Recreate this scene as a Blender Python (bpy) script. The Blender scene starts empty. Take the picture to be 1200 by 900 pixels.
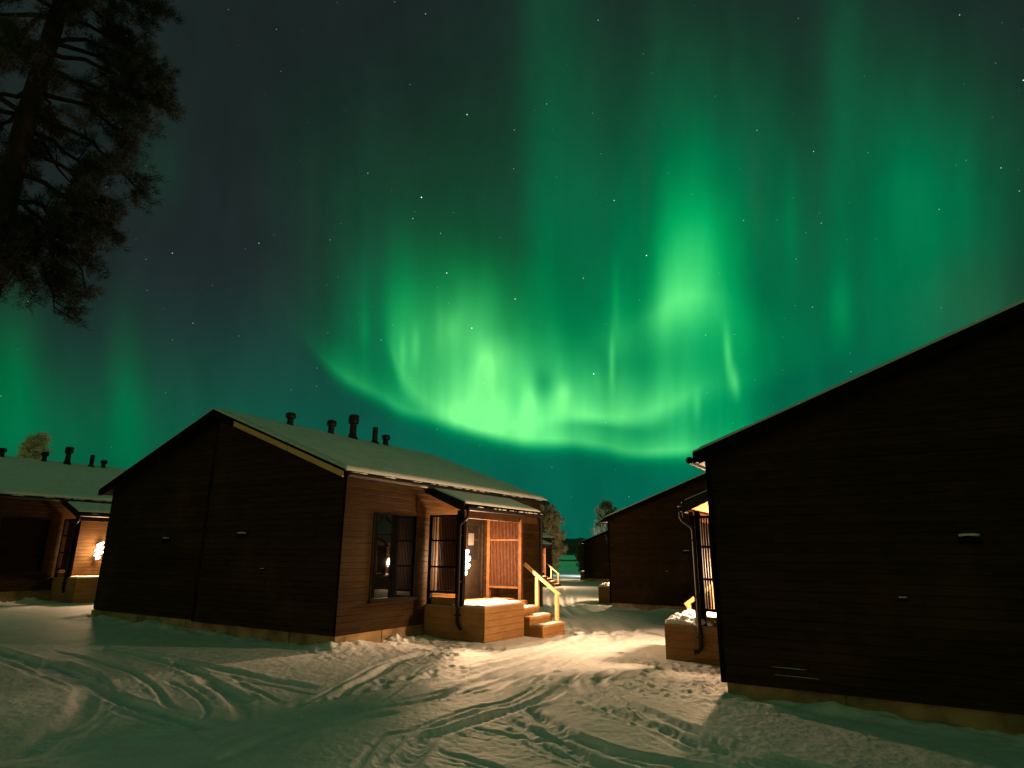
import bpy, bmesh, math, random
import numpy as np
from mathutils import Vector, Matrix

# ------------------------------------------------------------------ camera, sky, exposure
S = bpy.context.scene
COL = S.collection
F_PX, PITCH, ROLL, CAM_H = 727.43, 0.2647, 0.0082, 1.852
cam_d = bpy.data.cameras.new('camera'); cam = bpy.data.objects.new('camera', cam_d); COL.objects.link(cam)
cam_d.sensor_fit = 'HORIZONTAL'; cam_d.sensor_width = 36.0; cam_d.lens = 36.0 * F_PX / 1200.0
cam_d.clip_start = 0.05; cam_d.clip_end = 8000
FWD = Vector((0, math.cos(PITCH), math.sin(PITCH)))
RGT = Vector((1, 0, 0)); UPV = RGT.cross(FWD)
# photo rolled by ROLL (clockwise positive): camera axes
cx = RGT * math.cos(ROLL) + UPV * math.sin(ROLL)
cy = -RGT * math.sin(ROLL) + UPV * math.cos(ROLL)
m = Matrix((cx, cy, -FWD)).transposed().to_4x4(); m.translation = Vector((0, 0, CAM_H))
cam.matrix_world = m
S.camera = cam
S.view_settings.view_transform = 'Standard'; S.view_settings.look = 'None'
S.view_settings.exposure = 0.0; S.view_settings.gamma = 1.0; S.view_settings.use_curve_mapping = False
S.render.engine = 'CYCLES'
S.cycles.use_denoising = True
S.cycles.sample_clamp_indirect = 4.0
S.cycles.max_bounces = 6
S.cycles.caustics_reflective = False; S.cycles.caustics_refractive = False

LAMP_W = 1250.0
LAMP_COL = (1.0, 0.595, 0.32)


class NT:
    """small helper that writes math node trees"""
    def __init__(self, tree):
        self.t = tree; self.n = tree.nodes; self.l = tree.links
    def _in(self, sock, v):
        if hasattr(v, 'is_linked') or isinstance(v, bpy.types.NodeSocket):
            self.l.new(v, sock)
        else:
            sock.default_value = v
    def m(self, op, a, b=0.0, c=0.0, clamp=False):
        x = self.n.new('ShaderNodeMath'); x.operation = op; x.use_clamp = clamp
        self._in(x.inputs[0], a); self._in(x.inputs[1], b); self._in(x.inputs[2], c)
        return x.outputs[0]
    def add(self, a, b): return self.m('ADD', a, b)
    def sub(self, a, b): return self.m('SUBTRACT', a, b)
    def mul(self, a, b): return self.m('MULTIPLY', a, b)
    def div(self, a, b): return self.m('DIVIDE', a, b)
    def exp(self, a): return self.m('EXPONENT', a)
    def dot(self, a, v):
        x = self.n.new('ShaderNodeVectorMath'); x.operation = 'DOT_PRODUCT'
        self.l.new(a, x.inputs[0]); x.inputs[1].default_value = v
        return x.outputs['Value']
    def xyz(self, x, y, z=0.0):
        c = self.n.new('ShaderNodeCombineXYZ')
        for s, v in zip(c.inputs, (x, y, z)): self._in(s, v)
        return c.outputs[0]
    def sstep(self, v, a, b, lo=0.0, hi=1.0):
        r = self.n.new('ShaderNodeMapRange'); r.interpolation_type = 'SMOOTHSTEP'
        self._in(r.inputs[0], v); r.inputs[1].default_value = a; r.inputs[2].default_value = b
        r.inputs[3].default_value = lo; r.inputs[4].default_value = hi
        return r.outputs[0]
    def noise(self, vec, scale, detail=2.0, rough=0.5):
        x = self.n.new('ShaderNodeTexNoise'); self.l.new(vec, x.inputs['Vector'])
        x.inputs['Scale'].default_value = scale; x.inputs['Detail'].default_value = detail
        x.inputs['Roughness'].default_value = rough
        return x.outputs[0]
    def curve(self, v, pts, lo, hi):
        """piecewise curve: v in [lo,hi] -> y (0..1)"""
        f = self.n.new('ShaderNodeFloatCurve')
        t = self.m('MULTIPLY_ADD', v, 1.0 / (hi - lo), -lo / (hi - lo), clamp=True)
        self.l.new(t, f.inputs['Value'])
        c = f.mapping.curves[0]
        pts = [((x - lo) / (hi - lo), y) for x, y in pts]
        c.points[0].location = pts[0]; c.points[1].location = pts[-1]
        for p in pts[1:-1]: c.points.new(*p)
        for p in c.points: p.handle_type = 'AUTO'
        f.mapping.update()
        return self.m('MAXIMUM', f.outputs[0], 0.0)
    def mixc(self, f, a, b):
        x = self.n.new('ShaderNodeMix'); x.data_type = 'RGBA'
        self._in(x.inputs[0], f)
        for s, v in ((x.inputs[6], a), (x.inputs[7], b)):
            if isinstance(v, bpy.types.NodeSocket): self.l.new(v, s)
            else: s.default_value = (*v, 1)
        return x.outputs[2]


def build_world():
    w = bpy.data.worlds.new('World'); S.world = w; w.use_nodes = True
    t = w.node_tree; t.nodes.clear(); N = NT(t)
    out = t.nodes.new('ShaderNodeOutputWorld'); bg = t.nodes.new('ShaderNodeBackground')
    t.links.new(bg.outputs[0], out.inputs[0])
    tc = t.nodes.new('ShaderNodeTexCoord'); d = tc.outputs['Generated']
    # aurora chart: gnomonic camera image plane; forward, right, up axes and focal copied as constants
    CAM_FWD, CAM_RIGHT, CAM_UP, CAM_FOCAL = (0.00000, 0.96517, 0.26162), (0.99997, -0.00215, 0.00791), (-0.00820, -0.26161, 0.96514), 0.72743
    df = N.dot(d, CAM_FWD)
    ok = N.sstep(df, 0.12, 0.32)
    dz = N.m('MAXIMUM', df, 0.12)
    X = N.add(N.mul(N.div(N.dot(d, CAM_RIGHT), dz), CAM_FOCAL), 0.6)
    Y = N.sub(0.45, N.mul(N.div(N.dot(d, CAM_UP), dz), CAM_FOCAL))  # X, Y: scaled image coordinates, Y downward
    # slight wandering so that no edge is a clean curve
    wob = N.sub(N.noise(N.xyz(X, Y), 5.0, 2.0), 0.5)
    Xw = N.add(X, N.mul(wob, 0.02)); Yw = N.add(Y, N.mul(wob, 0.03))
    rayf = N.noise(N.xyz(N.mul(X, 26.0), N.mul(Y, 1.6)), 1.0, 2.5, 0.55)
    rayc = N.noise(N.xyz(N.mul(X, 8.0), N.mul(Y, 0.9), 4.0), 1.0, 2.0, 0.5)
    rays = N.mul(N.sstep(rayf, 0.28, 0.72, 0.72, 1.28), N.sstep(rayc, 0.3, 0.7, 0.6, 1.4))
    soft = N.sstep(rayc, 0.3, 0.7, 0.65, 1.35)
    def ribbon(edge, inten, hu, hd, mod=None):
        e = N.curve(X, edge, 0.3, 1.0)
        i = N.curve(X, inten, 0.3, 1.0)
        tt = N.sub(e, Yw)
        up = N.mul(N.m('MAXIMUM', tt, 0.0), -1.0 / hu)
        dn = N.mul(N.m('MINIMUM', tt, 0.0), 1.0 / hd)
        g = N.mul(N.exp(N.sub(up, N.mul(dn, dn))), i)
        return N.mul(g, mod) if mod is not None else g
    def blob(x0, y0, sx, sy, amp, mod=None, wobble=True, shear=0.0):
        xx, yy = (Xw, Yw) if wobble else (X, Y)
        yr = N.mul(N.sub(yy, y0), 1.0 / sy)
        xs = N.sub(xx, x0)
        if shear: xs = N.sub(xs, N.mul(N.sub(yy, y0), shear))
        xr = N.mul(xs, 1.0 / sx)
        g = N.mul(N.exp(N.mul(N.add(N.mul(xr, xr), N.mul(yr, yr)), -1.0)), amp)
        return N.mul(g, mod) if mod is not None else g
    L = []
    e1 = [(.30, .36), (.355, .392), (.377, .416), (.403, .437), (.447, .459), (.475, .474), (.519, .484), (.562, .500), (.606, .511), (.66, .515), (.70, .519), (.76, .523), (.81, .521), (.9, .50), (1.0, .48)]
    L.append(ribbon(e1, [(.3, 0), (.36, .02), (.385, .16), (.42, .27), (.46, .33), (.50, .26), (.54, .40), (.58, .60), (.63, .66), (.68, .56), (.74, .50), (.79, .42), (.83, .16), (.88, .03), (1, 0)], .018, .012, soft))
    L.append(ribbon(e1, [(.3, 0), (.37, .03), (.42, .13), (.46, .17), (.50, .26), (.55, .36), (.62, .30), (.70, .20), (.78, .20), (.83, .20), (.88, .1), (1, .02)], .055, .010, rays))
    e2 = [(.3, .30), (.44, .37), (.458, .405), (.47, .434), (.499, .463), (.522, .476), (.56, .488), (.61, .497), (.66, .49), (.70, .486), (.74, .478), (.8, .46), (1, .40)]
    L.append(ribbon(e2, [(.3, 0), (.445, 0), (.462, .22), (.50, .42), (.55, .62), (.60, .68), (.64, .34), (.68, .22), (.73, .14), (.78, .06), (.84, .04), (1, 0)], .050, .016, rays))
    L.append(ribbon(e2, [(.3, 0), (.44, 0), (.46, .15), (.50, .30), (.56, .40), (.62, .30), (.70, .19), (.76, .12), (.82, .08), (1, .02)], .085, .02, soft))
    L.append(blob(.545, .365, .080, .060, .30, soft))
    L.append(blob(.60, .455, .085, .048, .36, soft))
    L.append(blob(.66, .49, .10, .03, .14, None))
    L.append(blob(.575, .430, .040, .035, .30, soft))
    # inner swirl above the main arc
    e4 = [(.3, .45), (.62, .462), (.65, .476), (.68, .485), (.72, .486), (.76, .478), (.80, .462), (.84, .44), (1, .40)]
    L.append(ribbon(e4, [(.3, 0), (.63, .0), (.66, .36), (.70, .52), (.74, .50), (.78, .30), (.82, .12), (.86, 0), (1, 0)], .030, .016, soft))
    L.append(blob(.52, .395, .065, .045, .22))
    L.append(blob(.565, .432, .020, .030, .22))
    L.append(blob(.60, .475, .030, .018, .16))
    # the tall bright fold to the right and its curled foot
    L.append(N.mul(blob(.815, .295, .048, .070, .30), N.sstep(Xw, .752, .772, .25, 1.0)))
    e3 = [(.3, .42), (.66, .412), (.70, .400), (.735, .388), (.765, .368), (.79, .352), (.82, .348), (.85, .352), (.88, .36), (1, .39)]
    L.append(ribbon(e3, [(.3, 0), (.67, 0), (.70, .10), (.74, .16), (.765, .32), (.79, .46), (.82, .34), (.85, .14), (.875, .05), (1, 0)], .045, .034, soft))
    L.append(ribbon(e3, [(.3, 0), (.74, 0), (.77, .12), (.80, .15), (.84, .12), (.86, .06), (.89, 0), (1, 0)], .11, .05, rays))
    L.append(blob(.885, .395, .040, .035, .10, soft))
    L.append(blob(.79, .42, .06, .05, .10, soft))
    L.append(blob(.78, .45, .10, .09, .16, rays))
    veil0 = N.add(blob(.80, .12, .20, .13, .020, soft, False), blob(1.08, .10, .12, .12, .012, soft, False))
    # single rays
    for x0, y0, sx, sy, a, sh in ((.717, .425, .0035, .030, .42, 0), (.722, .36, .005, .05, .14, 0), (.853, .415, .0045, .030, .46, .06), (.861, .447, .0050, .018, .50, .12),
                              (.985, .365, .013, .035, .16, 0), (.928, .26, .009, .07, .07, 0), (.622, .468, .008, .022, .36, 0), (.660, .462, .009, .014, .46, 0),
                              (.472, .412, .004, .020, .20, 0), (.487, .405, .005, .022, .22, 0), (.515, .385, .005, .03, .12, 0), (.530, .385, .012, .02, .16, 0),
                              (.427, .385, .006, .03, .10, 0), (.817, .475, .005, .018, .22, 0), (.70, .445, .006, .02, .12, 0), (.571, .433, .009, .022, .28, 0), (.590, .415, .012, .02, .16, 0)):
        L.append(blob(x0, y0, sx, sy, a, None, False, sh))
    I = L[0]
    for q in L[1:]: I = N.add(I, q)
    dk = N.add(blob(.638, .450, .014, .020, .42), blob(.79, .425, .05, .028, .22))
    dk = N.add(dk, N.add(blob(.705, .500, .055, .008, .34), blob(.725, .430, .035, .018, .16)))
    dk = N.add(dk, N.add(blob(.545, .425, .012, .030, .22), blob(.605, .470, .008, .020, .16)))
    dk = N.add(dk, N.add(blob(.500, .330, .020, .05, .15), blob(.678, .36, .03, .06, .15)))
    dark = N.m('MAXIMUM', N.sub(1.0, dk), .2)
    I = N.mul(I, dark)
    # wide veil
    veil = N.add(blob(.90, .30, .24, .17, .105, soft, False), blob(.70, .28, .20, .13, .040, soft, False))
    veil = N.add(veil, blob(1.10, .25, .11, .12, .060, soft, False))
    veil = N.add(veil, blob(.645, .06, .040, .18, .030, None, False))
    veil = N.add(veil, blob(.99, .05, .030, .12, .025, None, False))
    veil = N.mul(veil, N.sstep(Xw, .598, .622, .72, 1.08))
    veil = N.add(veil, veil0)
    lowl = N.add(N.add(blob(.012, .45, .040, .080, .085, soft, False), blob(.148, .47, .020, .085, .055, None, False)), blob(.08, .52, .16, .07, .050, None, False))
    veil = N.add(veil, blob(.42, .22, .08, .11, .018, rays, False))
    veil = N.add(veil, blob(.19, .20, .03, .05, .010, None, False))
    veil = N.add(veil, blob(.45, .34, .06, .09, .050, rays, False))
    # colours
    def scale(v, col):
        x = t.nodes.new('ShaderNodeVectorMath'); x.operation = 'SCALE'
        x.inputs[0].default_value = col; N._in(x.inputs['Scale'], v)
        return x.outputs[0]
    def vadd(a, b):
        x = t.nodes.new('ShaderNodeVectorMath'); x.operation = 'ADD'
        for s, v in zip(x.inputs, (a, b)):
            if isinstance(v, bpy.types.NodeSocket): t.links.new(v, s)
            else: s.default_value = v
        return x.outputs[0]
    I = N.m('MINIMUM', N.mul(I, .92), 1.3)
    I = N.sub(I, N.mul(N.mul(I, I), .20))
    I2 = N.m('POWER', I, 2.6)
    c = vadd(scale(I, (.004, .72, .170)), scale(I2, (.23, .25, .08)))
    c = vadd(c, scale(veil, (-.07, 1.0, .32)))
    c = vadd(c, scale(lowl, (-.08, 1.0, .14)))
    hor = N.mul(N.sstep(Y, .28, .60), N.sstep(X, .05, .5, .5, 1.0))
    c = vadd(c, scale(hor, (-.0085, .098, .056)))
    gray = N.add(blob(.24, .33, .16, .14, 1.0, None, False), N.mul(N.sstep(Y, .2, -.05), 0.25))
    c = vadd(c, scale(gray, (.0045, .006, .0075)))
    c = vadd(c, scale(N.exp(N.mul(I, -5.0)), (.0100, .0168, .0158)))
    rd = N.add(blob(.885, .245, .012, .08, .004, None, False), blob(.755, .23, .006, .07, .004, None, False))
    rd = N.add(rd, blob(1.14, .36, .07, .06, .010, None, False))
    c = vadd(c, scale(rd, (1, .25, .2)))
    mx = t.nodes.new('ShaderNodeVectorMath'); mx.operation = 'MAXIMUM'; t.links.new(c, mx.inputs[0]); mx.inputs[1].default_value = (.0006, .001, .001); c = mx.outputs[0]
    # faint mottling of the night sky
    mott = N.noise(N.xyz(N.mul(X, 14.0), N.mul(Y, 5.0), 9.0), 1.0, 3.0, 0.6)
    mm = N.sstep(mott, .25, .75, .88, 1.12)
    xs = t.nodes.new('ShaderNodeVectorMath'); xs.operation = 'SCALE'
    t.links.new(c, xs.inputs[0]); t.links.new(mm, xs.inputs['Scale'])
    c = xs.outputs[0]
    # stars
    for sc_, rad, gain, seed in ((26.0, .0011, 2.4, 3.1), (44.0, .00085, .9, 7.7), (60.0, .0008, .30, 4.4)):
        mp = t.nodes.new('ShaderNodeVectorMath'); mp.operation = 'ADD'; t.links.new(d, mp.inputs[0]); mp.inputs[1].default_value = (seed, 1.3, -seed)
        v = t.nodes.new('ShaderNodeTexVoronoi'); v.inputs['Scale'].default_value = sc_; t.links.new(mp.outputs[0], v.inputs['Vector'])
        spot = N.sstep(v.outputs['Distance'], rad * sc_, rad * sc_ * .35)
        sepc = t.nodes.new('ShaderNodeSeparateColor'); t.links.new(v.outputs['Color'], sepc.inputs[0])
        br = N.m('POWER', sepc.outputs[0], 2.2)
        st = N.mul(N.mul(spot, br), gain)
        c = vadd(c, scale(st, (.85, .95, 1.0)))
    # rest of the sky dome: faint green overhead and behind
    sepd = t.nodes.new('ShaderNodeSeparateXYZ'); t.links.new(d, sepd.inputs[0])
    up = N.sstep(sepd.outputs[2], -.02, .9, .25, 1.0)
    hi = N.sstep(sepd.outputs[2], .05, .75)
    back = scale(N.mul(up, N.sstep(N.noise(d, 2.5, 2.0), .3, .7, .6, 1.4)), (.010, .085, .033))
    glow = N.mul(N.sub(1.0, hi), N.sstep(sepd.outputs[2], -.05, .05))
    back = vadd(scale(glow, (.135, .090, .032)), back)
    final = N.mixc(ok, back, c)
    t.links.new(final, bg.inputs['Color']); bg.inputs['Strength'].default_value = 1.0
    w.cycles.sampling_method = 'MANUAL'; w.cycles.sample_map_resolution = 1024
build_world()


# ------------------------------------------------------------------ materials
def new_mat(name):
    M_ = bpy.data.materials.new(name); M_.use_nodes = True
    return M_, NT(M_.node_tree), M_.node_tree.nodes['Principled BSDF']

def mat_plain(name, col, rough=.6, metal=0.0, spec=.5, vary=.25, scale=9.0):
    M_, N, b = new_mat(name)
    tc = N.n.new('ShaderNodeTexCoord')
    v = N.noise(tc.outputs['Object'], scale, 4.0, .6)
    f = N.sstep(v, .3, .7, 1 - vary, 1 + vary)
    x = N.n.new('ShaderNodeVectorMath'); x.operation = 'SCALE'; x.inputs[0].default_value = col; N.l.new(f, x.inputs['Scale'])
    N.l.new(x.outputs[0], b.inputs['Base Color'])
    b.inputs['Roughness'].default_value = rough; b.inputs['Metallic'].default_value = metal
    b.inputs['Specular IOR Level'].default_value = spec
    return M_

def mat_planks(name, col_a, col_b, pitch=.13, axis=2, rough=.65, groove=.012, knots=0.0, bump=1.0, grain=(2.0, 2.0, 40.0)):
    """boards stacked along axis (object space): tone per board, long grain, shadow gap as bump"""
    M_, N, b = new_mat(name)
    tc = N.n.new('ShaderNodeTexCoord'); o = tc.outputs['Object']
    sp = N.n.new('ShaderNodeSeparateXYZ'); N.l.new(o, sp.inputs[0])
    z = N.mul(sp.outputs[axis], 1.0 / pitch)
    fl = N.m('FLOOR', z); fr = N.sub(z, fl)
    # board ends: staggered butt joints along x+y
    wn = N.n.new('ShaderNodeTexWhiteNoise'); wn.noise_dimensions = '1D'; N.l.new(fl, wn.inputs['W'])
    al = N.add(sp.outputs[0], N.add(sp.outputs[1], N.mul(wn.outputs[0], 3.7)))
    fl2 = N.m('FLOOR', N.mul(al, 1 / 3.9))
    wn2 = N.n.new('ShaderNodeTexWhiteNoise'); wn2.noise_dimensions = '2D'; N.l.new(N.xyz(fl, fl2), wn2.inputs['Vector'])
    mp = N.n.new('ShaderNodeVectorMath'); mp.operation = 'MULTIPLY'; N.l.new(o, mp.inputs[0]); mp.inputs[1].default_value = grain
    off = N.n.new('ShaderNodeVectorMath'); off.operation = 'ADD'; N.l.new(mp.outputs[0], off.inputs[0]); N.l.new(wn2.outputs[1], off.inputs[1])
    g = N.noise(off.outputs[0], 1.0, 4.0, .6)
    big = N.noise(o, 1.1, 3.0, .6)
    f = N.add(N.mul(N.sstep(g, .3, .7), .5), N.add(N.mul(wn2.outputs[0], .3), N.mul(big, .25)))
    c = N.mixc(f, col_a, col_b)
    if knots:
        vo = N.n.new('ShaderNodeTexVoronoi'); vo.inputs['Scale'].default_value = 5.0; N.l.new(o, vo.inputs['Vector'])
        kn = N.mul(N.sstep(vo.outputs['Distance'], .11, .05), knots)
        c = N.mixc(kn, c, tuple(q * .3 for q in col_a))
    c = N.mixc(N.sstep(N.noise(o, .55, 5.0, .65), .52, .72, 0, .45), c, tuple(q * 1.5 for q in col_b))   # weathered, greyed patches
    N.l.new(c, b.inputs['Base Color'])
    fr2 = N.sub(N.mul(al, 1 / 3.9), fl2)
    gap = N.m('MINIMUM', N.sstep(fr2, .0, .0016), N.sstep(fr, 0, groove / pitch * 1.0))
    gap = N.m('MINIMUM', gap, N.sstep(fr, 1.0, 1 - groove / pitch * .4))
    h = N.add(N.mul(gap, 1.0), N.mul(g, .12))
    bp = N.n.new('ShaderNodeBump'); bp.inputs['Strength'].default_value = bump; bp.inputs['Distance'].default_value = .012
    N.l.new(h, bp.inputs['Height']); N.l.new(bp.outputs[0], b.inputs['Normal'])
    b.inputs['Roughness'].default_value = rough; b.inputs['Specular IOR Level'].default_value = .03
    return M_

def mat_snow(name, col=(.80, .82, .84), fine=55.0, strength=.45, dist=.02):
    M_, N, b = new_mat(name)
    tc = N.n.new('ShaderNodeTexCoord'); o = tc.outputs['Object']
    a = N.noise(o, fine, 4.0, .6); c = N.noise(o, fine * .16, 4.0, .6)
    f = N.sstep(c, .3, .7, .90, 1.03)
    x = N.n.new('ShaderNodeVectorMath'); x.operation = 'SCALE'; x.inputs[0].default_value = col; N.l.new(f, x.inputs['Scale'])
    N.l.new(x.outputs[0], b.inputs['Base Color'])
    h = N.add(N.mul(a, .5), c)
    bp = N.n.new('ShaderNodeBump'); bp.inputs['Strength'].default_value = strength; bp.inputs['Distance'].default_value = dist
    N.l.new(h, bp.inputs['Height']); N.l.new(bp.outputs[0], b.inputs['Normal'])
    b.inputs['Roughness'].default_value = .7; b.inputs['Specular IOR Level'].default_value = .25
    return M_

def mat_emit(name, col, strength):
    M_ = bpy.data.materials.new(name); M_.use_nodes = True
    t = M_.node_tree; t.nodes.clear()
    o = t.nodes.new('ShaderNodeOutputMaterial'); e = t.nodes.new('ShaderNodeEmission')
    e.inputs[0].default_value = (*col, 1); e.inputs[1].default_value = strength
    t.links.new(e.outputs[0], o.inputs[0])
    M_.cycles.emission_sampling = 'NONE'
    return M_

MAT = {}
MAT['wall'] = mat_planks('stained_cladding', (.016, .0092, .0042), (.062, .035, .0125), pitch=.125, grain=(3.0, 3.0, 45.0))
MAT['wood'] = mat_planks('pine_boards', (.20, .095, .034), (.34, .19, .075), pitch=.14, groove=.010, knots=.5)
MAT['tread'] = mat_planks('tread_boards', (.30, .16, .065), (.48, .29, .13), pitch=.14, axis=1, groove=.008, knots=.4, grain=(40.0, 3.0, 3.0))
MAT['rail'] = mat_plain('pale_pine', (.55, .36, .15), .6, vary=.15)
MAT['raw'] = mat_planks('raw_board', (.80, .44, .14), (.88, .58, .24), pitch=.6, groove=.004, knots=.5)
MAT['screen'] = mat_plain('red_brown_slat', (.034, .0135, .0062), .7, spec=.06, vary=.3, scale=14)
MAT['screen_frame'] = mat_plain('brown_post', (.070, .032, .0135), .7, spec=.08, vary=.25)
MAT['dark_wood'] = mat_plain('near_black_wood', (.009, .0065, .0045), .8, spec=.03, vary=.3)
MAT['metal'] = mat_plain('black_metal', (.011, .010, .009), .55, spec=.3, vary=.2)
MAT['concrete'] = mat_plain('plinth_concrete', (.34, .225, .105), .85, vary=.45, scale=2.2)
MAT['snow'] = mat_snow('roof_snow', (.86, .88, .88), fine=28.0, strength=.25)
MAT['snow_deck'] = mat_snow('deck_snow', fine=40.0, strength=.5)
MAT['notice'] = mat_plain('paper_notice', (.035, .033, .030), .8, vary=.05)
MAT['lamp'] = mat_emit('lamp_glow', (1.0, .80, .58), 14.0)
MAT['soffit'] = mat_planks('soffit_boards', (.30, .16, .07), (.46, .27, .12), pitch=.11, axis=1, groove=.008, grain=(4.0, 40.0, 4.0))

def glass_mat():
    M_, N, b = new_mat('dark_glass')
    b.inputs['Base Color'].default_value = (.004, .004, .004, 1)
    b.inputs['Roughness'].default_value = .015; b.inputs['IOR'].default_value = 1.75
    tc = N.n.new('ShaderNodeTexCoord'); nz = N.noise(tc.outputs['Object'], .8, 1.0)
    bp = N.n.new('ShaderNodeBump'); bp.inputs['Strength'].default_value = .03; bp.inputs['Distance'].default_value = .05
    N.l.new(nz, bp.inputs['Height']); N.l.new(bp.outputs[0], b.inputs['Normal'])
    return M_
MAT['glass'] = glass_mat()


# ------------------------------------------------------------------ mesh helpers
rng = np.random.default_rng(11)

def mesh_obj(name, verts, faces, mat, parent=None, smooth=False):
    me = bpy.data.meshes.new(name)
    me.from_pydata([tuple(map(float, v)) for v in verts], [], [tuple(map(int, f)) for f in faces])
    if mat: me.materials.append(mat)
    if smooth: me.polygons.foreach_set('use_smooth', [True] * len(me.polygons))
    me.update()
    o = bpy.data.objects.new(name, me); COL.objects.link(o)
    if parent: o.parent = parent
    return o

class MB:
    """collects boxes, prisms and tubes in cabin axes (v along the facade, u into the cabin, z up)"""
    def __init__(self, mirror=1):
        self.v = []; self.f = []; self.m = mirror
    def add(self, verts, faces):
        n = len(self.v)
        self.v += [(self.m * p[0], p[1], p[2]) for p in verts]
        self.f += [tuple(i + n for i in (reversed(q) if self.m < 0 else q)) for q in faces]
        return self
    def box(self, v0, v1, u0, u1, z0, z1):
        P = [(v0, u0, z0), (v1, u0, z0), (v1, u1, z0), (v0, u1, z0), (v0, u0, z1), (v1, u0, z1), (v1, u1, z1), (v0, u1, z1)]
        return self.add(P, [(3, 2, 1, 0), (4, 5, 6, 7), (0, 1, 5, 4), (1, 2, 6, 5), (2, 3, 7, 6), (3, 0, 4, 7)])
    def prism(self, poly, v0, v1):
        """poly: (u,z) points, counter-clockwise seen from -v"""
        n = len(poly)
        P = [(v0, a, b) for a, b in poly] + [(v1, a, b) for a, b in poly]
        F = [tuple(range(n))[::-1], tuple(range(n, 2 * n))]
        F = [tuple(range(n)), tuple(range(2 * n - 1, n - 1, -1))]
        for i in range(n):
            j = (i + 1) % n
            F.append((j, i, n + i, n + j))
        return self.add(P, F)
    def tube(self, path, r, n=10, r1=None, cap=True):
        path = [Vector(p) for p in path]; P = []; F = []
        k = len(path)
        for i, p in enumerate(path):
            d = (path[min(i + 1, k - 1)] - path[max(i - 1, 0)]).normalized()
            a = d.orthogonal().normalized() if i == 0 else (pa - d * pa.dot(d)).normalized()
            pa = a; b = d.cross(a)
            rr = r if r1 is None else r + (r1 - r) * i / (k - 1)
            for j in range(n):
                t = 2 * math.pi * j / n
                P.append(tuple(p + a * math.cos(t) * rr + b * math.sin(t) * rr))
        for i in range(k - 1):
            for j in range(n):
                j2 = (j + 1) % n
                F.append((i * n + j, i * n + j2, (i + 1) * n + j2, (i + 1) * n + j))
        if cap:
            F.append(tuple(range(n))[::-1]); F.append(tuple(range((k - 1) * n, k * n)))
        return self.add(P, F)
    def lathe(self, c, prof, n=14):
        P = []; F = []
        for r, z in prof:
            for j in range(n):
                t = 2 * math.pi * j / n
                P.append((c[0] + r * math.cos(t), c[1] + r * math.sin(t), c[2] + z))
        k = len(prof)
        for i in range(k - 1):
            for j in range(n):
                j2 = (j + 1) % n
                F.append((i * n + j, i * n + j2, (i + 1) * n + j2, (i + 1) * n + j))
        F.append(tuple(range(n))[::-1]); F.append(tuple(range((k - 1) * n, k * n)))
        return self.add(P, F)
    def build(self, name, mat, parent=None, bevel=0.0, smooth=False):
        o = mesh_obj(name, self.v, self.f, mat, parent, smooth)
        bm = bmesh.new(); bm.from_mesh(o.data); bmesh.ops.recalc_face_normals(bm, faces=bm.faces)
        bm.to_mesh(o.data); bm.free()
        if bevel:
            b = o.modifiers.new('bevel', 'BEVEL'); b.width = bevel; b.segments = 2; b.limit_method = 'ANGLE'
        return o

def hash2(ix, iy, seed):
    h = (ix.astype(np.int64) * 374761393 + iy.astype(np.int64) * 668265263 + seed * 974711) & 0x7fffffff
    h = ((h ^ (h >> 13)) * 1274126177) & 0x7fffffff
    return ((h ^ (h >> 16)) & 0xffff) / 65535.0

def vnoise(x, y, seed=0):
    ix = np.floor(x); iy = np.floor(y); fx = x - ix; fy = y - iy
    fx = fx * fx * (3 - 2 * fx); fy = fy * fy * (3 - 2 * fy)
    a = hash2(ix, iy, seed); b = hash2(ix + 1, iy, seed); c = hash2(ix, iy + 1, seed); d = hash2(ix + 1, iy + 1, seed)
    return (a + (b - a) * fx) * (1 - fy) + (c + (d - c) * fx) * fy - .5

def fbm(x, y, oct_=4, seed=0, gain=.5):
    s = 0; a = 1.0
    for i in range(oct_):
        s = s + a * vnoise(x * 2 ** i, y * 2 ** i, seed + i * 17); a *= gain
    return s

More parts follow.
